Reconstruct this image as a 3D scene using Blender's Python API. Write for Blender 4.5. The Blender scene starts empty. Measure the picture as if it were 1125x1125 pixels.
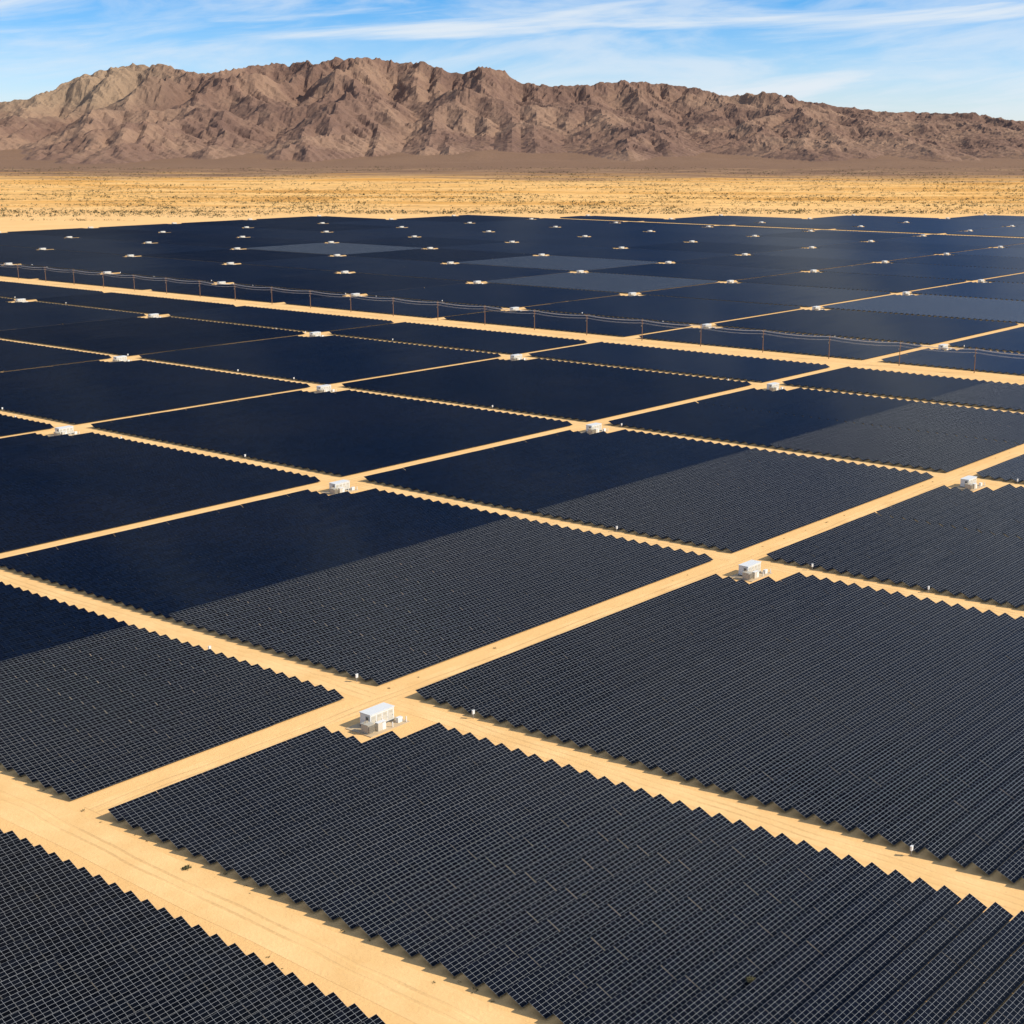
import bpy, math, random
import numpy as np
from mathutils import Vector
random.seed(7); rng=np.random.default_rng(7)
sc=bpy.context.scene
H=110.0
FX,FY=0.7666,0.6421      # forward (horizontal) direction of view in world; X=east along rows, Y=north
RX,RY=0.6421,-0.7666
K=0.0002/H
def gz(x,y):
    t=np.maximum(np.asarray(x)*FX+np.asarray(y)*FY,0.0)
    return K*np.minimum(t,9000)**2
# ------------------------------------------------------------------ noise
def _perm(seed):
    r=np.random.default_rng(seed); p=r.permutation(256); return np.concatenate([p,p]), r.uniform(0,2*np.pi,256)
def perlin(x,y,seed=0):
    p,ang=_perm(seed)
    xi=np.floor(x).astype(int); yi=np.floor(y).astype(int); xf=x-xi; yf=y-yi
    u=xf**3*(xf*(xf*6-15)+10); v=yf**3*(yf*(yf*6-15)+10)
    def g(ix,iy,fx,fy):
        a=ang[p[p[ix&255]+(iy&255)]]
        return np.cos(a)*fx+np.sin(a)*fy
    n00=g(xi,yi,xf,yf); n10=g(xi+1,yi,xf-1,yf); n01=g(xi,yi+1,xf,yf-1); n11=g(xi+1,yi+1,xf-1,yf-1)
    return ((n00*(1-u)+n10*u)*(1-v)+(n01*(1-u)+n11*u)*v)*1.5
def fbm(x,y,o=4,seed=0,g=0.5):
    s=0;a=1
    for i in range(o):
        s=s+a*perlin(x*2**i,y*2**i,seed+i*3); a*=g
    return s
# ------------------------------------------------------------------ mesh helpers
def mesh_np(name,V,Fq,mats,uv=None,midx=None,smooth=False):
    me=bpy.data.meshes.new(name)
    V=np.asarray(V,dtype=np.float32); Fq=np.asarray(Fq,dtype=np.int32)
    n=len(Fq); k=Fq.shape[1]
    me.vertices.add(len(V)); me.vertices.foreach_set('co',V.ravel())
    me.loops.add(n*k); me.loops.foreach_set('vertex_index',Fq.ravel())
    me.polygons.add(n); me.polygons.foreach_set('loop_start',np.arange(0,n*k,k,dtype=np.int32))
    me.polygons.foreach_set('loop_total',np.full(n,k,dtype=np.int32))
    if midx is not None: me.polygons.foreach_set('material_index',np.asarray(midx,dtype=np.int32))
    me.polygons.foreach_set('use_smooth',np.full(n,smooth))
    if uv is not None:
        l=me.uv_layers.new(name='UVMap'); l.data.foreach_set('uv',np.asarray(uv,dtype=np.float32).ravel())
    for m in mats: me.materials.append(m)
    me.update(calc_edges=True)
    return me
def add_obj(name,me,loc=(0,0,0)):
    o=bpy.data.objects.new(name,me); o.location=loc; sc.collection.objects.link(o); return o
def grid_mesh(name,S,T,Z,mats,smooth=True,extra=None):
    ns,nt=len(S),len(T)
    SS,TT=np.meshgrid(S,T,indexing='ij')
    X=TT*FX+SS*RX; Y=TT*FY+SS*RY
    V=np.stack([X,Y,Z],-1).reshape(-1,3)
    i,j=np.meshgrid(np.arange(ns-1),np.arange(nt-1),indexing='ij')
    a=(i*nt+j).ravel()
    F=np.stack([a,a+nt,a+nt+1,a+1],-1)
    return mesh_np(name,V,F,mats,smooth=smooth)
# ------------------------------------------------------------------ node helpers
class NT:
    def __init__(s,name):
        s.m=bpy.data.materials.new(name); s.m.use_nodes=True; s.t=s.m.node_tree; s.b=s.t.nodes['Principled BSDF']
    def n(s,typ,**k):
        x=s.t.nodes.new(typ)
        for a,b in k.items(): setattr(x,a,b)
        return x
    def l(s,a,b): s.t.links.new(a,b)
    def math(s,op,a,b=None,c=None,clamp=False):
        x=s.n('ShaderNodeMath',operation=op); x.use_clamp=clamp
        for i,v in enumerate((a,b,c)):
            if v is None: continue
            if isinstance(v,(int,float)): x.inputs[i].default_value=v
            else: s.l(v,x.inputs[i])
        return x.outputs[0]
    def noise(s,vec,scale,detail=4,rough=.55,dist=0):
        x=s.n('ShaderNodeTexNoise'); x.inputs['Scale'].default_value=scale; x.inputs['Detail'].default_value=detail
        x.inputs['Roughness'].default_value=rough; x.inputs['Distortion'].default_value=dist
        if vec is not None: s.l(vec,x.inputs['Vector'])
        return x.outputs['Fac']
    def ramp(s,fac,stops):
        x=s.n('ShaderNodeValToRGB'); e=x.color_ramp.elements
        while len(e)<len(stops): e.new(.5)
        for q,(p,c) in zip(e,stops): q.position=p; q.color=(c if len(c)==4 else (*c,1))
        s.l(fac,x.inputs[0]); return x.outputs[0]
    def mix(s,fac,a,b,mode='MIX'):
        x=s.n('ShaderNodeMix',data_type='RGBA',blend_type=mode)
        if isinstance(fac,(int,float)): x.inputs[0].default_value=fac
        else: s.l(fac,x.inputs[0])
        for i,v in ((6,a),(7,b)):
            if isinstance(v,tuple): x.inputs[i].default_value=(*v,1)
            else: s.l(v,x.inputs[i])
        return x.outputs[2]
    def mapr(s,v,a,b,c=0,d=1,smooth=True):
        x=s.n('ShaderNodeMapRange'); x.clamp=True
        if smooth: x.interpolation_type='SMOOTHSTEP'
        s.l(v,x.inputs[0])
        for i,q in zip((1,2,3,4),(a,b,c,d)): x.inputs[i].default_value=q
        return x.outputs[0]
def simple(name,col,rough=.6,metal=0,var=.12,scale=2.0):
    k=NT(name); g=k.n('ShaderNodeNewGeometry')
    f=k.noise(g.outputs['Position'],scale,5)
    c=k.mix(f,tuple(x*(1-var) for x in col),tuple(min(1,x*(1+var)) for x in col))
    k.l(c,k.b.inputs['Base Color']); k.b.inputs['Roughness'].default_value=rough; k.b.inputs['Metallic'].default_value=metal
    return k.m
# ------------------------------------------------------------------ materials
def ts_nodes(k):
    g=k.n('ShaderNodeNewGeometry'); sx=k.n('ShaderNodeSeparateXYZ'); k.l(g.outputs['Position'],sx.inputs[0])
    t=k.math('ADD',k.math('MULTIPLY',sx.outputs[0],FX),k.math('MULTIPLY',sx.outputs[1],FY))
    s=k.math('ADD',k.math('MULTIPLY',sx.outputs[0],RX),k.math('MULTIPLY',sx.outputs[1],RY))
    return g.outputs['Position'],s,t,sx
def mk_ground():
    k=NT('desert_sand'); P,s,t,sx=ts_nodes(k)
    n1=k.noise(P,.02,6); n2=k.noise(P,.3,6,.65); n3=k.noise(P,3.0,4,.7)
    base=k.ramp(n1,[(.3,(.82,.48,.185)),(.7,(.93,.575,.24))])
    base=k.mix(k.mapr(n2,.35,.7),base,(.87,.52,.21))
    base=k.mix(k.mapr(n3,.62,.8,0,.35),base,(.52,.32,.15))
    cm=k.n('ShaderNodeCombineXYZ'); k.l(k.math('MULTIPLY',s,.0009),cm.inputs[0]); k.l(k.math('MULTIPLY',t,.0035),cm.inputs[1])
    w=k.noise(cm.outputs[0],1.6,7,.62,.6)
    far=k.ramp(w,[(.3,(.58,.27,.058)),(.43,(.78,.40,.10)),(.55,(.94,.56,.20)),(.68,(.62,.31,.07))])
    sp=k.noise(P,.035,5,.75); pt=k.noise(cm.outputs[0],6,5,.6)
    far=k.mix(k.mapr(sp,.47,.62,0,.5),far,(.34,.185,.065))
    far=k.mix(k.mapr(pt,.52,.68,0,.35),far,(.42,.22,.075))
    base=k.mix(k.mapr(t,2300,3000),base,far)
    wob=k.math('ADD',t,k.math('MULTIPLY',k.math('SUBTRACT',w,.5),2200))
    wob=k.math('ADD',wob,k.math('MULTIPLY',s,.10))
    baj=k.ramp(k.noise(cm.outputs[0],5,7,.7,.3),[(.3,(.16,.09,.055)),(.5,(.23,.132,.076)),(.64,(.42,.255,.13))])
    base=k.mix(k.mapr(wob,4000,5000),base,baj)
    k.l(base,k.b.inputs['Base Color']); k.b.inputs['Roughness'].default_value=.95; k.b.inputs['Specular IOR Level'].default_value=.1
    bp=k.n('ShaderNodeBump'); bp.inputs['Strength'].default_value=.5; bp.inputs['Distance'].default_value=.25
    k.l(k.noise(P,1.2,7,.7),bp.inputs['Height']); k.l(bp.outputs[0],k.b.inputs['Normal'])
    return k.m
def mk_road(axis):
    k=NT('graded_sand_track_'+axis); P,s,t,sx=ts_nodes(k)
    uv=k.n('ShaderNodeUVMap'); su=k.n('ShaderNodeSeparateXYZ'); k.l(uv.outputs[0],su.inputs[0])
    off=su.outputs[1]
    wob=k.math('MULTIPLY',k.math('SUBTRACT',k.noise(P,.03,2),.5),3.4)
    d=k.math('ABSOLUTE',k.math('ADD',off,wob))
    rut=k.math('ABSOLUTE',k.math('SUBTRACT',d,.95))
    rutm=k.mapr(rut,.12,.45,1,0)
    n1=k.noise(P,.09,7,.65); n2=k.noise(P,1.1,6,.75)
    base=k.ramp(n1,[(.3,(.80,.475,.185)),(.7,(.95,.61,.27))])
    base=k.mix(k.math('MULTIPLY',rutm,k.math('MULTIPLY',k.mapr(n2,.3,.6,.2,.7),k.mapr(k.noise(P,.05,3),.4,.6))),base,(.64,.38,.155))
    base=k.mix(k.mapr(n2,.58,.76,0,.5),base,(.60,.365,.16))
    base=k.mix(k.mapr(k.noise(P,9,3,.6),.66,.72,0,.4),base,(.38,.25,.13))
    k.l(base,k.b.inputs['Base Color']); k.b.inputs['Roughness'].default_value=.95; k.b.inputs['Specular IOR Level'].default_value=.1
    bp=k.n('ShaderNodeBump'); bp.inputs['Strength'].default_value=.55; bp.inputs['Distance'].default_value=.18
    k.l(k.math('SUBTRACT',k.noise(P,1.6,7,.72),k.math('MULTIPLY',rutm,.4)),bp.inputs['Height']); k.l(bp.outputs[0],k.b.inputs['Normal'])
    return k.m
def mk_mtn():
    k=NT('desert_rock'); P,s,t,sx=ts_nodes(k)
    g=k.n('ShaderNodeNewGeometry')
    n1=k.noise(P,.0016,6,.6,.5); n2=k.noise(P,.012,8,.7); n3=k.noise(P,.05,6,.75)
    c=k.ramp(n1,[(.32,(.155,.092,.070)),(.48,(.21,.126,.090)),(.6,(.29,.18,.12)),(.75,(.19,.115,.086))])
    c=k.mix(k.mapr(n2,.48,.72,0,.4),c,(.32,.205,.135))
    c=k.mix(k.mapr(n3,.5,.7,0,.35),c,(.09,.058,.05))
    m=k.math('MULTIPLY',k.mapr(s,-1600,-2200),k.mapr(k.math('ADD',sx.outputs[2],k.math('MULTIPLY',n2,160)),300,480))
    c=k.mix(k.math('MULTIPLY',m,.55),c,(.42,.30,.185))
    sn=k.n('ShaderNodeSeparateXYZ'); k.l(g.outputs['True Normal'],sn.inputs[0])
    c=k.mix(k.mapr(sn.outputs[2],.94,.99,0,.85),c,(.24,.14,.082))
    k.l(c,k.b.inputs['Base Color']); k.b.inputs['Roughness'].default_value=.95; k.b.inputs['Specular IOR Level'].default_value=.1
    bp=k.n('ShaderNodeBump'); bp.inputs['Strength'].default_value=.9; bp.inputs['Distance'].default_value=5
    k.l(k.noise(P,.04,7,.7),bp.inputs['Height']); k.l(bp.outputs[0],k.b.inputs['Normal'])
    return k.m
def mk_panel(name,cell,line,lw,rough,lineamt=1.0,spec=.10):
    k=NT(name); uv=k.n('ShaderNodeUVMap'); su=k.n('ShaderNodeSeparateXYZ'); k.l(uv.outputs[0],su.inputs[0])
    u,v=su.outputs[0],su.outputs[1]
    lu=k.math('LESS_THAN',k.math('PINGPONG',u,.6),lw); lv=k.math('LESS_THAN',k.math('PINGPONG',v,.3),lw)
    ln=k.math('MAXIMUM',lu,lv)
    cb=k.n('ShaderNodeCombineXYZ'); k.l(k.math('FLOOR',k.math('DIVIDE',u,1.2)),cb.inputs[0]); k.l(k.math('FLOOR',k.math('DIVIDE',v,.6)),cb.inputs[1])
    wn=k.n('ShaderNodeTexWhiteNoise',noise_dimensions='2D'); k.l(cb.outputs[0],wn.inputs['Vector'])
    oi=k.n('ShaderNodeObjectInfo')
    g=k.n('ShaderNodeNewGeometry'); dust=k.noise(g.outputs['Position'],.012,5,.6)
    c=k.mix(wn.outputs['Value'],tuple(x*.6 for x in cell),tuple(x*1.5 for x in cell))
    c=k.mix(k.mapr(dust,.35,.75,0,.012),c,(.25,.19,.13))
    c=k.mix(k.math('MULTIPLY',oi.outputs['Random'],.025),c,(.03,.055,.125))  # random blue per block paints varying sky sheen into the base colour
    c=k.mix(k.math('MULTIPLY',ln,lineamt),c,line)
    k.l(c,k.b.inputs['Base Color'])
    k.l(k.math('MULTIPLY_ADD',ln,.35,rough),k.b.inputs['Roughness'])
    k.l(k.mapr(oi.outputs['Random'],0,1,spec*.7,spec*1.4,False),k.b.inputs['Specular IOR Level'])
    k.b.inputs['IOR'].default_value=1.45
    k.b.inputs['Specular Tint'].default_value=(.58,.79,1,1)
    return k.m
M_dark=mk_panel('solar_glass_dark',(.0010,.0033,.0105),(.035,.043,.055),.015,.09,.7,.10)
M_light=mk_panel('solar_glass_framed',(.0028,.0036,.006),(.25,.255,.262),.019,.12,1.0,.08)
M_grey=mk_panel('solar_glass_grey',(.014,.019,.028),(.13,.14,.155),.022,.2)  # greyer, paler cells and seams for the listed blocks
M_back=simple('module_underside',(.02,.02,.022),.6)
M_steel=simple('galvanised_steel',(.32,.32,.31),.5,.4)
M_ground=mk_ground(); M_rx=mk_road('x'); M_ry=mk_road('y'); M_mtn=mk_mtn()
# ------------------------------------------------------------------ ground sheet
S=np.concatenate([np.linspace(-40000,-6200,14),np.arange(-6000,6001,40),np.linspace(6200,40000,14)])
T=np.concatenate([np.linspace(-8000,-500,10),np.arange(-480,3000,20),np.arange(3000,9000,50),np.linspace(9000,45000,14)])
SS,TT=np.meshgrid(S,T,indexing='ij')
Z=K*np.clip(TT,0,9000)**2
w=np.clip((TT-3000)/1500,0,1)
Z=Z+w*4*fbm(SS/700,TT/500,4,5)
add_obj('desert_ground',grid_mesh('desert_ground',S,T,Z,[M_ground]))
# ------------------------------------------------------------------ mountain range (stream-power eroded)
sky=[(-260,150),(-200,138),(-120,128),(-60,120),(0,113),(40,105),(75,90),(100,80),(135,71),(175,70),(215,79),(235,80),(250,76),(290,70),(350,66),(390,61),(430,65),(470,70),(500,80),(515,77),(540,73),(570,88),(590,93),(640,93),(680,88),(740,92),(800,105),(850,100),(880,110),(930,120),(980,127),(1020,127),(1050,130),(1060,127),(1090,133),(1125,140),(1200,146),(1300,150),(1420,158)]
TC=8700.0
ps=[];ph=[]
for x,y in sky:
    u=x-562.5; v=y-562.5; d=384.7+.9725*v; g=1607.6-.2327*v
    ps.append(TC*u/g); ph.append(H-TC*d/g)
D=20.0
S1=np.arange(-4600,4601,D); T1=np.arange(5300,10601,D)
SS,TT=np.meshgrid(S1,T1,indexing='ij')
crest=TC+fbm(SS/900,SS*0+3.3,3,21)*220
foot=6300+fbm(SS/650,SS*0+1.3,4,31)*850+SS*.05
Rr=np.interp(SS,ps,ph)-K*TC**2
a=np.clip((TT-foot)/(crest-foot),0,1); b=np.clip((10500-TT)/(10500-crest),0,1)
es=np.clip((4500-np.abs(SS))/600,0,1)
U=Rr/600*np.where(TT<crest,np.where(a>0,.22+.95*a**1.4,0),b)*es
U=U*(1+.65*fbm(SS/520,TT/520,3,33))
U=np.clip(U,0,None)
hh=Rr*np.minimum(a,b)*.35*es+3*rng.uniform(size=SS.shape)*(U>0)+8*fbm(SS/300,TT/300,4,44)*np.clip(U*3,0,1)
hh=np.clip(hh,0,None)
nS,nT=hh.shape; idx=np.arange(nS*nT).reshape(nS,nT)
fixed=(U<=0); fixed[0,:]=fixed[-1,:]=True; fixed[:,0]=fixed[:,-1]=True
offs=[(-1,0),(1,0),(0,-1),(0,1),(-1,-1),(-1,1),(1,-1),(1,1)]
fx=fixed.ravel()
for it in range(60):
    best=np.zeros_like(hh); rc=idx.copy(); dist=np.full(hh.shape,D)
    hp=np.pad(hh,1,constant_values=1e9); ip=np.pad(idx,1)
    for dx,dy in offs:
        dd=D*math.hypot(dx,dy); q=hp[1+dx:1+dx+nS,1+dy:1+dy+nT]; sl=(hh-q)/dd*(1+.1*rng.uniform(size=hh.shape))
        mk=sl>best; best=np.where(mk,sl,best); rc=np.where(mk,ip[1+dx:1+dx+nS,1+dy:1+dy+nT],rc); dist=np.where(mk,dd,dist)
    rcl=rc.ravel(); order=np.argsort(-hh.ravel(),kind='stable')
    A=[1.0]*(nS*nT); rl=rcl.tolist(); ol=order.tolist()
    for i in ol:
        r_=rl[i]
        if r_!=i: A[r_]+=A[i]
    Aa=np.array(A)*D*D
    Fc=(.20*Aa**.42/dist.ravel()); Fc[rcl==np.arange(nS*nT)]=0
    Fc[fx]=0
    num=(hh.ravel()+np.where(fx,0,U.ravel()*12.0))
    hn=num.tolist(); Fl=Fc.tolist(); dl=(dist.ravel()*1.0).tolist()
    for i in reversed(ol):
        f_=Fl[i]
        if f_>0:
            r_=hn[rl[i]]; q_=(hn[i]+f_*r_)/(1+f_); m_=r_+dl[i]
            hn[i]=q_ if q_<m_ else m_
    hh=np.array(hn).reshape(nS,nT)
    c_=np.pad(hh,1,mode='edge'); lap=c_[2:,1:-1]+c_[:-2,1:-1]+c_[1:-1,2:]+c_[1:-1,:-2]-4*hh
    hh=np.where(fixed,hh,hh+.006*lap)
print('erosion height',hh.max(),hh.mean())
def up(Zc):
    n0,n1=Zc.shape
    o=np.zeros((n0*2-1,n1*2-1)); o[::2,::2]=Zc; o[1::2,::2]=(Zc[:-1]+Zc[1:])/2; o[:,1::2]=(o[:,:-1:2]+o[:,2::2])/2
    return o
h=up(hh); S=np.linspace(S1[0],S1[-1],h.shape[0]); T=np.linspace(T1[0],T1[-1],h.shape[1])
SS,TT=np.meshgrid(S,T,indexing='ij')
gzt=K*np.clip(TT,0,9000)**2
pc=np.percentile(h.max(1),80)
h=h*(600/max(1,pc))
am=np.clip(h/60,0,1)
wx=SS+fbm(SS/120,TT/120,2,51)*30; wy=TT+fbm(SS/120+9,TT/120,2,61)*30
def rid(sx,sy,seed,o=0.): return 1-np.clip(np.abs(perlin(wx/sx+o,wy/sy,seed))*2.1,0,1)
nb=420; ue=np.linspace(-4000,4000,nb)
for it in range(3):
    uu=SS/TT*TC; hz_=(gzt+h-H)*TC/TT
    bi=np.clip(((uu+4000)/8000*(nb-1)).round().astype(int),0,nb-1)
    mx=np.full(nb,-1e9); np.maximum.at(mx,bi.ravel(),hz_.ravel())
    tgt=np.interp(ue,ps,ph)-H
    base_=K*TC**2-H
    f=np.clip((tgt-base_)/np.maximum(mx-base_,40),.4,2.5)
    ker=np.exp(-np.linspace(-2,2,(19,15,13)[it])**2); ker/=ker.sum(); pl=len(ker)//2
    f=np.convolve(np.pad(f,pl,mode='edge'),ker,'valid')
    h=h*np.interp(uu,ue,f)
hi=np.clip((h-120)/300,0,1)*np.clip(.6+1.1*fbm(SS/700,TT/700,2,95),.1,1.3)
h=h+am*(5+17*hi)*(rid(190,230,91)-.62)+am*(6+9*hi)*(rid(80,90,74)-.6)+am*(7*(rid(36,36,75)-.6)+3*fbm(SS/25,TT/25,2,81))
fan=np.clip((TT-5300)/2000,0,1)**1.6*60*(1+.35*fbm(SS/420,TT/1500,3,97))*np.clip((4500-np.abs(SS))/600,0,1)*np.clip((10400-TT)/800,0,1)
Z=gzt+np.where(h>.5,h,-1*np.clip(1-h,0,1))*1.0+4*fbm(SS/700,TT/500,4,5)+fan*np.clip(1-h/250,0,1)
Z[0,:]-=60;Z[-1,:]-=60;Z[:,-1]-=60;Z[:,0]-=3
add_obj('mountain_range',grid_mesh('mountain_range',S,T,Z,[M_mtn],smooth=False))
# ------------------------------------------------------------------ farm layout (metres)
P0=H*1.276; Q=H*1.432
Xl=[208.7,349.0,489.4,629.8]+[817+140.4*i for i in range(0,14)]
Yl=[209.8+Q*j for j in range(-2,12)]
A_W,A_E=6.5,3.5; B_S,B_N=6.0,3.0
cols=[(-170,-8,None),(0,122,None)]
cols.append((136.8,Xl[0]-A_W,Xl[0]))
for i in range(1,4): cols.append((Xl[i-1]+A_E,Xl[i]-A_W,Xl[i]))
cols.append((Xl[3]+A_E,701,None)); cols.append((737,Xl[4]-A_W,Xl[4]))
wideX=(1828,1862)
for i in range(5,len(Xl)):
    a0,a1=Xl[i-1]+A_E,Xl[i]-A_W
    if a0<wideX[1] and a1>wideX[0]:
        cols.append((a0,wideX[0],None)); a0=wideX[1]
    if a1-a0>15: cols.append((a0,a1,Xl[i]))
tilt0=math.radians(25); SL=3.2; PITCH=4.0; ZL=.42
greyb=[(9.34,6.92),(10.6,8.35),(10.6,11.2),(9.34,4.05)]
inv=[]
def make_block(x0,x1,y0,y1,line,yl,ci,cj):
    cx,cy=(x0+x1)/2,(y0+y1)/2
    r=math.hypot(cx,cy); near=r<620
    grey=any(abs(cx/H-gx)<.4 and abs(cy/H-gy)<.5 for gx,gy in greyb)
    split=(ci*7+cj*5)%4==1
    xs0=[];xs1=[];ys=[]
    n=int((y1-y0)/PITCH)
    for j in range(n):
        y=y1-PITCH*j-SL*math.cos(tilt0)/2
        e=x1
        if line is not None:
            dy=yl-y
            if dy<17.5: e=min(e,line-22)
            elif dy<21.5: e=min(e,line-15.5)
        if e-x0<8: continue
        mid=(x0+x1)/2
        segs=[(x0,mid-.35),(mid+.35,e)] if (split and x1-x0>100 and e>mid+5) else [(x0,e)]
        for s0,s1_ in segs:
            L_=9.75 if near else 32
            nt=max(1,round((s1_-s0)/L_)); st=(s1_-s0)/nt
            for q in range(nt):
                xs0.append(s0+q*st+.04); xs1.append(s0+(q+1)*st-.04); ys.append(y)
    if not xs0: return
    xs0=np.array(xs0);xs1=np.array(xs1);ys=np.array(ys);N=len(ys)
    jt=math.radians(.35) if near else math.radians(.2)
    tl=tilt0+rng.normal(0,jt,N)+ (math.radians(-4) if grey else 0)
    hy=SL/2*np.cos(tl); hz=SL/2*np.sin(tl)
    zc=ZL+SL/2*math.sin(tilt0)+rng.normal(0,.02,N)
    za=gz(xs0,ys)+zc; zb=gz(xs1,ys)+zc+(rng.normal(0,.02,N))
    th=.05
    A=np.stack([xs0,ys-hy,za-hz],-1);B=np.stack([xs1,ys-hy,zb-hz],-1);C=np.stack([xs1,ys+hy,zb+hz],-1);D=np.stack([xs0,ys+hy,za+hz],-1)
    top=np.stack([A,B,C,D],1)
    bot=top.copy(); bot[:,:,2]-=th
    V=np.concatenate([top,bot],1).reshape(-1,3)
    o=(np.arange(N)*8)[:,None]
    f=np.array([[0,1,2,3],[7,6,5,4],[0,4,5,1],[1,5,6,2],[2,6,7,3],[3,7,4,0]])
    Fq=(o[:,:,None]+f[None]).reshape(-1,4)
    L=(np.round((xs1-xs0)/1.2)*1.2)
    u0=np.floor(xs0/1.2)*1.2; uv=np.zeros((N,6,4,2),dtype=np.float32)
    v0=(np.round(ys/PITCH)%97)*3.0
    uv[:,0,0,0]=u0;uv[:,0,3,0]=u0;uv[:,0,1,0]=u0+L;uv[:,0,2,0]=u0+L
    uv[:,0,0,1]=v0;uv[:,0,1,1]=v0;uv[:,0,2,1]=v0+3.0;uv[:,0,3,1]=v0+3.0
    top_m=np.where((ys<287)&(xs0<700),1,0)
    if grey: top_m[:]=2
    mi=np.full((N,6),3); mi[:,0]=top_m
    me=mesh_np('solar_panel_array',V,Fq,[M_dark,M_light,M_grey,M_back,M_steel],uv=uv,midx=mi.ravel())
    ob=add_obj('solar_panel_array',me)
    if r<420:
        px=np.concatenate([xs0+1.5,xs1-1.5]); py=np.concatenate([ys,ys]); 
        g0=gz(px,py); w_=.06
        def bx(sx_,sy_,z): return np.stack([px+sx_*w_,py+sy_*w_,z],-1)
        zt=g0+1.0; zb_=g0-.1
        V2=np.stack([bx(-1,-1,zb_),bx(1,-1,zb_),bx(1,1,zb_),bx(-1,1,zb_),bx(-1,-1,zt),bx(1,-1,zt),bx(1,1,zt),bx(-1,1,zt)],1).reshape(-1,3)
        f2=np.array([[0,1,5,4],[1,2,6,5],[2,3,7,6],[3,0,4,7]])
        F2=((np.arange(len(px))*8)[:,None,None]+f2[None]).reshape(-1,4)
        me2=mesh_np('support_posts',V2,F2,[M_steel]); o2=bpy.data.objects.new('support_posts',me2); sc.collection.objects.link(o2); o2.parent=ob
for ci,(x0,x1,line) in enumerate(cols):
    for j in range(len(Yl)-1):
        y0,y1=Yl[j]+B_N,Yl[j+1]-B_S
        if x1<130: y1+=B_S-0.8; y0-=B_N
        cx,cy=(x0+x1)/2,(y0+y1)/2
        t=cx*FX+cy*FY; s=cx*RX+cy*RY
        if t<-60 or t>21.9*H or y1>16.6*H: continue
        if abs(s)>t*.62+330: continue
        make_block(x0,x1,y0,y1,line,Yl[j+1],ci,j)
        if line is not None: inv.append((line,Yl[j+1]))
# ------------------------------------------------------------------ tracks
def strip(name,axis,c,w,a0,a1,mat,dz):
    n=max(2,int((a1-a0)/15)); a=np.linspace(a0,a1,n)
    ed=np.array([-w/2,-w/4,0,w/4,w/2]); V=[];UV=[]
    jit=np.stack([perlin(a/9,a*0+i*3.1+c*.01,90+i)*.5 for i in (0,1)],0)
    for i in range(n):
        for q,e in enumerate(ed):
            ee=e+(jit[0][i] if q==0 else jit[1][i] if q==4 else 0)
            x,y=(c+ee,a[i]) if axis=='y' else (a[i],c+ee)
            V.append((x,y,float(gz(x,y))+dz)); UV.append((a[i],e))
    F=[];m=len(ed)
    for i in range(n-1):
        for q in range(m-1):
            k=i*m+q; F.append((k,k+1,k+m+1,k+m) if axis=='x' else (k,k+m,k+m+1,k+1))
    F=np.array(F)
    V=np.array(V); a_,b_,c_=V[F[0][0]],V[F[0][1]],V[F[0][2]]
    if np.cross(b_-a_,c_-a_)[2]<0: F=F[:,::-1]
    uv=np.array(UV)[F.ravel()]
    add_obj(name,mesh_np(name,V,F,[mat],uv=uv,smooth=True))
strip('dirt_track','y',130.3,9.5,-150,1780,M_ry,.02)
strip('dirt_track','y',716,8,-150,1780,M_ry,.02)
for x in Xl[:8]: strip('dirt_track','y',x-1.2,5.5,-150,1780,M_ry,.02)
for y in Yl[1:8]: strip('dirt_track','x',y-1.2,5.0,137,1600,M_rx,.026)
# ------------------------------------------------------------------ inverter station
M_white=simple('white_painted_steel',(.74,.73,.69),.45,0,.05,.8)
M_cream=simple('cream_painted_steel',(.58,.53,.43),.5,0,.07,1.2)
M_vent=simple('louvre_dark',(.10,.10,.095),.6)
M_conc=simple('concrete_pad',(.56,.41,.24),.9,0,.15,1.0)
M_tan=simple('transformer_paint',(.45,.41,.33),.5,0,.08,2)
def boxes(name,L,mats):
    V=[];F=[];mi=[]
    for (x0,x1,y0,y1,z0,z1,m) in L:
        o=len(V)
        V+=[(x0,y0,z0),(x1,y0,z0),(x1,y1,z0),(x0,y1,z0),(x0,y0,z1),(x1,y0,z1),(x1,y1,z1),(x0,y1,z1)]
        F+=[(o,o+3,o+2,o+1),(o+4,o+5,o+6,o+7),(o,o+1,o+5,o+4),(o+1,o+2,o+6,o+5),(o+2,o+3,o+7,o+6),(o+3,o,o+4,o+7)]; mi+=[m]*6
    return mesh_np(name,V,F,mats,midx=mi)
L=[(-6,5.6,-4.4,3.2,-.2,.14,3)]
L+=[(-3,4.2,-1.2,2.0,.14,.40,2),(-2.9,4.1,-1.1,1.9,.40,3.1,0),(-3.05,4.25,-1.25,2.05,3.1,3.22,0)]
for i in range(4):
    x=-2.6+i*1.68
    L.append((x,x+1.4,-1.14,-1.1,.55,2.75,1))
    for q in range(3): L.append((x+.3,x+1.1,-1.165,-1.14,2.1+q*.16,2.18+q*.16,4))
    L.append((x+1.2,x+1.26,-1.2,-1.14,1.3,1.5,2))
L+=[(-2.94,-2.9,-.7,.3,.55,2.7,1),(-2.98,-2.94,-.5,.1,1.9,2.5,2)]
L+=[(-5.4,-3.7,-2.9,-.9,.14,2.0,4),(-5.5,-3.6,-3.0,-.8,2.0,2.1,4)]
for i in range(7): L.append((-5.25+i*.22,-5.19+i*.22,-3.3,-2.9,.4,1.8,4))
for i in range(3): L.append((-5.1+i*.45,-5.0+i*.45,-1.6,-1.5,2.1,2.5,3))
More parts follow.
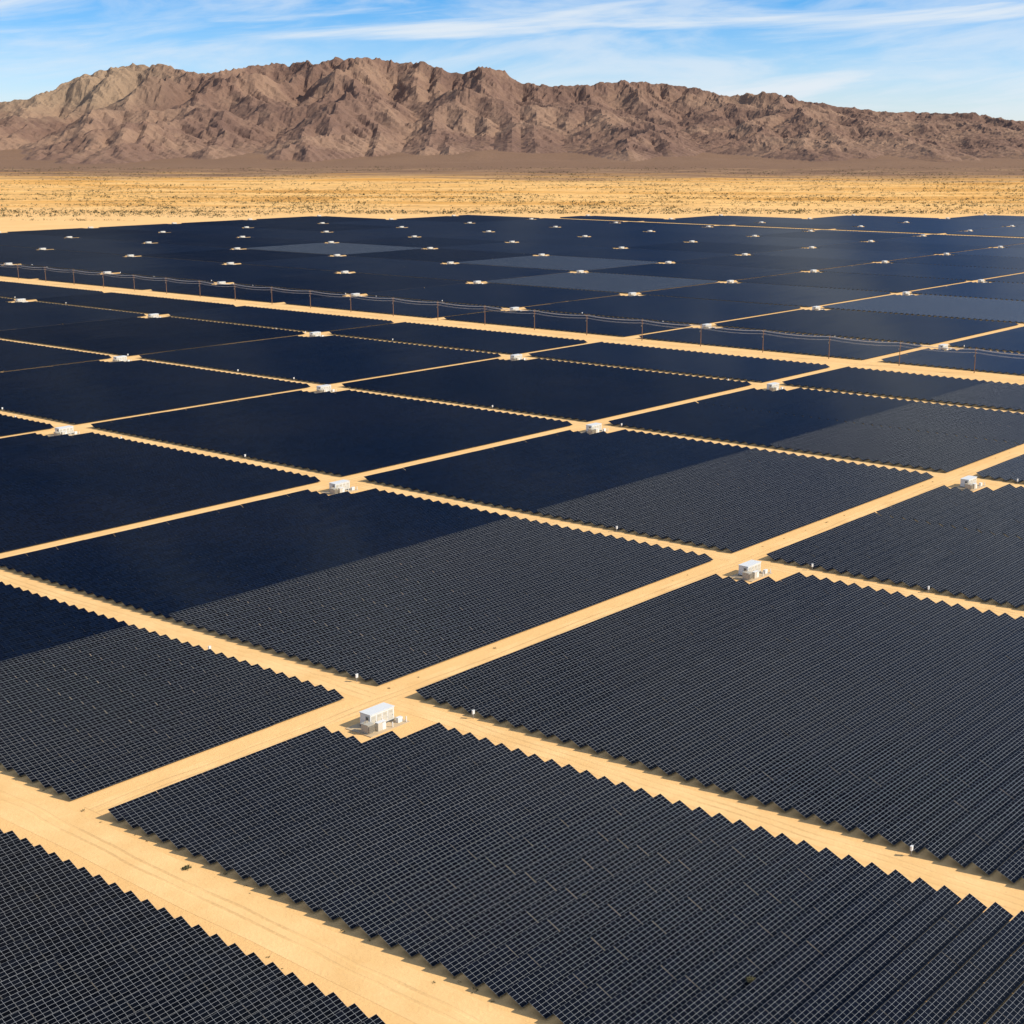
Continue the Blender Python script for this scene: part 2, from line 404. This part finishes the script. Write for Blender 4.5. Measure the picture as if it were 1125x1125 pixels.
L+=[(-2.9,-1.7,-3.4,-2.5,.14,1.9,1),(-1.65,-.6,-3.4,-2.5,.14,1.6,0),(-2.96,-.54,-3.46,-2.44,1.9,1.96,0)]
L+=[(3.2,4.6,-3.2,-2.4,.14,1.2,0),(4.9,5.1,-3.9,-3.7,.14,1.3,0),(.8,1.0,-3.9,-3.7,.14,1.2,0)]
meI=boxes('inverter_station',L,[M_white,M_cream,M_vent,M_conc,M_tan])
for (x,y) in inv:
    px,py=x-12.0,y-10.2
    o=add_obj('inverter_station',meI,(px,py,float(gz(px,py)))); o.scale=(.94,.94,.94)
mePost=boxes('combiner_box',[(-.05,.05,-.05,.05,0,1.7,1),(-.3,.3,-.14,.14,1.0,1.75,0),(-.34,.34,-.18,.18,1.75,1.8,0)],[M_white,M_steel])
for x in Xl[:5]:
    for y in np.arange(60,1300,33.0):
        if random.random()<.5:
            yy=y+random.uniform(-6,6); xx=x+random.choice((-5.6,2.6)); add_obj('combiner_box',mePost,(xx,yy,float(gz(xx,yy))))
# ------------------------------------------------------------------ power line
M_wood=simple('weathered_wood',(.22,.12,.065),.85,0,.25,3)
M_wire=simple('aluminium_wire',(.6,.6,.6),.4,.3)
def cyl(V,F,mi,cx,cy,z0,z1,r0,r1,m,n=8):
    o=len(V)
    for z,r in((z0,r0),(z1,r1)):
        for i in range(n):
            a=2*math.pi*i/n; V.append((cx+r*math.cos(a),cy+r*math.sin(a),z))
    for i in range(n): F.append((o+i,o+(i+1)%n,o+n+(i+1)%n,o+n+i)); mi.append(m)
V=[];F=[];mi=[]
cyl(V,F,mi,0,0,-.5,13,.26,.17,0)
for (x0,x1,y0,y1,z0,z1,m) in [(-1.5,1.5,-.26,-.13,11.6,11.85,0),(-1.2,1.2,-.26,-.13,10.2,10.4,0),(-.3,.3,.2,.7,8.2,9.2,1)]:
    o=len(V); V+=[(x0,y0,z0),(x1,y0,z0),(x1,y1,z0),(x0,y1,z0),(x0,y0,z1),(x1,y0,z1),(x1,y1,z1),(x0,y1,z1)]
    F+=[(o,o+3,o+2,o+1),(o+4,o+5,o+6,o+7),(o,o+1,o+5,o+4),(o+1,o+2,o+6,o+5),(o+2,o+3,o+7,o+6),(o+3,o,o+4,o+7)]; mi+=[m]*6
for ix in(-1.4,-.7,.7,1.4): cyl(V,F,mi,ix,-.2,11.85,12.1,.07,.05,1,6)
mePole=mesh_np('utility_pole',V,F,[M_wood,M_steel],midx=mi)
PX=731.0; pys=[20+41.0*i for i in range(0,42)]
for y in pys: add_obj('utility_pole',mePole,(PX,y,float(gz(PX,y))))
cu=bpy.data.curves.new('power_lines','CURVE'); cu.dimensions='3D'; cu.bevel_depth=.045; cu.bevel_resolution=0
for ix,zz in((-1.4,12.1),(-.7,12.1),(.7,12.1),(1.4,12.1),(-1.1,10.45),(1.1,10.45)):
    pts=[]
    for a,b in zip(pys[:-1],pys[1:]):
        for q in range(6):
            f=q/6; y=a+(b-a)*f; pts.append((PX+ix,y,float(gz(PX,y))+zz-4*.9*f*(1-f)))
    sp=cu.splines.new('POLY'); sp.points.add(len(pts)-1)
    for p,c in zip(sp.points,pts): p.co=(*c,1)
cu.materials.append(M_wire); add_obj('power_lines',cu)
# ------------------------------------------------------------------ shrubs
k=NT('creosote_foliage'); g=k.n('ShaderNodeNewGeometry')
k.l(k.ramp(k.noise(g.outputs['Position'],.4,3),[(.3,(.055,.05,.018)),(.7,(.12,.105,.04))]),k.b.inputs['Base Color']); k.b.inputs['Roughness'].default_value=.9
M_shrub=k.m
def shrubs(name,pts,leaf=14):
    V=[]
    for (x,y,z,r) in pts:
        a=rng.uniform(0,6.283,leaf); rr=r*np.sqrt(rng.uniform(0,1,leaf)); hz=rng.uniform(.1,1,leaf)*r*.8*(1-.5*(rr/r)**2)
        c=np.stack([x+rr*np.cos(a),y+rr*np.sin(a),z+hz],-1)
        V.append((c[:,None,:]+rng.normal(0,r*.24,(leaf,3,3))).reshape(-1,3))
    V=np.concatenate(V); F=np.arange(len(V)).reshape(-1,3)
    add_obj(name,mesh_np(name,V,F,[M_shrub]))
N_=100000
t=2300+3300*rng.uniform(size=N_)**1.6; s=rng.uniform(-.45,.45,N_)*t
x=t*FX+s*RX; y=t*FY+s*RY
den=.42+.9*perlin(s/260,t/120,17)+.35*perlin(s/900,t/60,18)+np.where((t>2480)&(t<2620),.5,0)+np.where((t>3000)&(t<3150),.3,0)
ok=(rng.uniform(size=N_)<den*.65)&((t>22.7*H)|(y>16.9*H))
x,y=x[ok],y[ok]; z=gz(x,y)
shrubs('desert_shrubs',[(a,b,c,r) for a,b,c,r in zip(x,y,z,.9+3.6*rng.uniform(size=len(x))**2)],8)
def gp(px,py):
    u=px-562.5; v=py-562.5; d=384.7+.9725*v; g=1607.6-.2327*v; F_=H*g/d; L_=H*u/d
    return F_*FX+L_*RX, F_*FY+L_*RY
for (px,py) in((503,988),(645,992),(825,1085),(205,955),(305,700)):
    x,y=gp(px,py); shrubs('weed_clump',[(x,y,1.0 if px!=205 else 0,.65)],90)
tiny=[]
for i in range(90):
    yy=rng.uniform(60,420); tiny.append((rng.choice([124.0,136.0])+rng.normal(0,.9),yy,.0,rng.uniform(.15,.4)))
for i in range(40):
    xx=rng.uniform(210,600); tiny.append((xx,209.8+rng.choice([-4.5,2.2]),.0,rng.uniform(.15,.35)))
shrubs('dry_weeds',[(a,b,float(gz(a,b)),r) for a,b,_,r in tiny],24)
# ------------------------------------------------------------------ light, sky
sun_el=math.radians(36); sv=(0.53,-0.848)
sd=Vector((sv[0]*math.cos(sun_el),sv[1]*math.cos(sun_el),math.sin(sun_el))).normalized()
ld=bpy.data.lights.new('sun','SUN'); ld.energy=5.0; ld.angle=math.radians(.5); ld.color=(1,.93,.80)
lo=bpy.data.objects.new('sun',ld); sc.collection.objects.link(lo); lo.rotation_euler=sd.to_track_quat('Z','Y').to_euler(); lo.location=(0,-500,800)
w=bpy.data.worlds.new('World'); sc.world=w; w.use_nodes=True; nt=w.node_tree
bg=nt.nodes['Background']; st=nt.nodes.new('ShaderNodeTexSky'); st.sky_type='NISHITA'; st.sun_disc=False
st.sun_elevation=sun_el; st.sun_rotation=math.atan2(sd.x,sd.y); st.altitude=200; st.air_density=1.0; st.dust_density=.3; st.ozone_density=2.5
tc=nt.nodes.new('ShaderNodeTexCoord'); sp=nt.nodes.new('ShaderNodeSeparateXYZ'); nt.links.new(tc.outputs['Generated'],sp.inputs[0])
def mth(op,a,b=None):
    x=nt.nodes.new('ShaderNodeMath'); x.operation=op
    for i,v in enumerate((a,b)):
        if v is None: continue
        if isinstance(v,(int,float)): x.inputs[i].default_value=v
        else: nt.links.new(v,x.inputs[i])
    return x.outputs[0]
fw=mth('ADD',mth('MULTIPLY',sp.outputs[0],FX),mth('MULTIPLY',sp.outputs[1],FY))
rt=mth('ADD',mth('MULTIPLY',sp.outputs[0],RX),mth('MULTIPLY',sp.outputs[1],RY))
el=mth('SUBTRACT',sp.outputs[2],mth('MULTIPLY',rt,.085))
def cloud(a,b,c,sc_,lo_,hi_,amt,dist):
    cb=nt.nodes.new('ShaderNodeCombineXYZ'); nt.links.new(mth('MULTIPLY',fw,a),cb.inputs[0]); nt.links.new(mth('MULTIPLY',rt,b),cb.inputs[1]); nt.links.new(mth('MULTIPLY',el,c),cb.inputs[2])
    ns=nt.nodes.new('ShaderNodeTexNoise'); ns.inputs['Scale'].default_value=sc_; ns.inputs['Detail'].default_value=9; ns.inputs['Roughness'].default_value=.58; ns.inputs['Distortion'].default_value=dist
    nt.links.new(cb.outputs[0],ns.inputs['Vector'])
    mr=nt.nodes.new('ShaderNodeMapRange'); mr.interpolation_type='SMOOTHSTEP'; nt.links.new(ns.outputs['Fac'],mr.inputs[0]); mr.inputs[1].default_value=lo_; mr.inputs[2].default_value=hi_; mr.inputs[4].default_value=amt
    return mr.outputs[0]
c1=cloud(2.2,3.2,36,1.0,.44,.68,.9,.6); c2=cloud(3,6,26,1.2,.44,.70,.6,.4)
cl=mth('MAXIMUM',c1,c2)
def rampn(v,stops):
    x=nt.nodes.new('ShaderNodeValToRGB'); e=x.color_ramp.elements
    while len(e)<len(stops): e.new(.5)
    for q,(p,c) in zip(e,stops): q.position=p; q.color=(*c,1)
    nt.links.new(v,x.inputs[0]); return x.outputs[0]
tint=rampn(sp.outputs[2],[(0,(1.25,1.3,1.6)),(.045,(.90,1.14,1.6)),(.095,(.25,.78,1.42)),(.2,(.35,.7,1.2)),(.4,(.5,.8,1.15))])
hs=nt.nodes.new('ShaderNodeMix'); hs.data_type='RGBA'; hs.blend_type='MULTIPLY'; hs.inputs[0].default_value=1
nt.links.new(st.outputs[0],hs.inputs[6]); nt.links.new(tint,hs.inputs[7])
cm=nt.nodes.new('ShaderNodeMix'); cm.data_type='RGBA'; nt.links.new(cl,cm.inputs[0]); nt.links.new(hs.outputs[2],cm.inputs[6]); cm.inputs[7].default_value=(7.2,7.8,8.4,1)
nt.links.new(cm.outputs[2],bg.inputs['Color']); bg.inputs['Strength'].default_value=.11
# ------------------------------------------------------------------ camera
cd=bpy.data.cameras.new('camera'); cd.sensor_width=36; cd.lens=52.9; cd.clip_start=1; cd.clip_end=100000
co=bpy.data.objects.new('camera',cd); sc.collection.objects.link(co); co.location=(0,0,H); co.rotation_euler=(math.radians(90-13.46),0,math.radians(-50.05)); sc.camera=co
sc.view_settings.view_transform='Standard'; sc.view_settings.look='None'; sc.view_settings.exposure=0
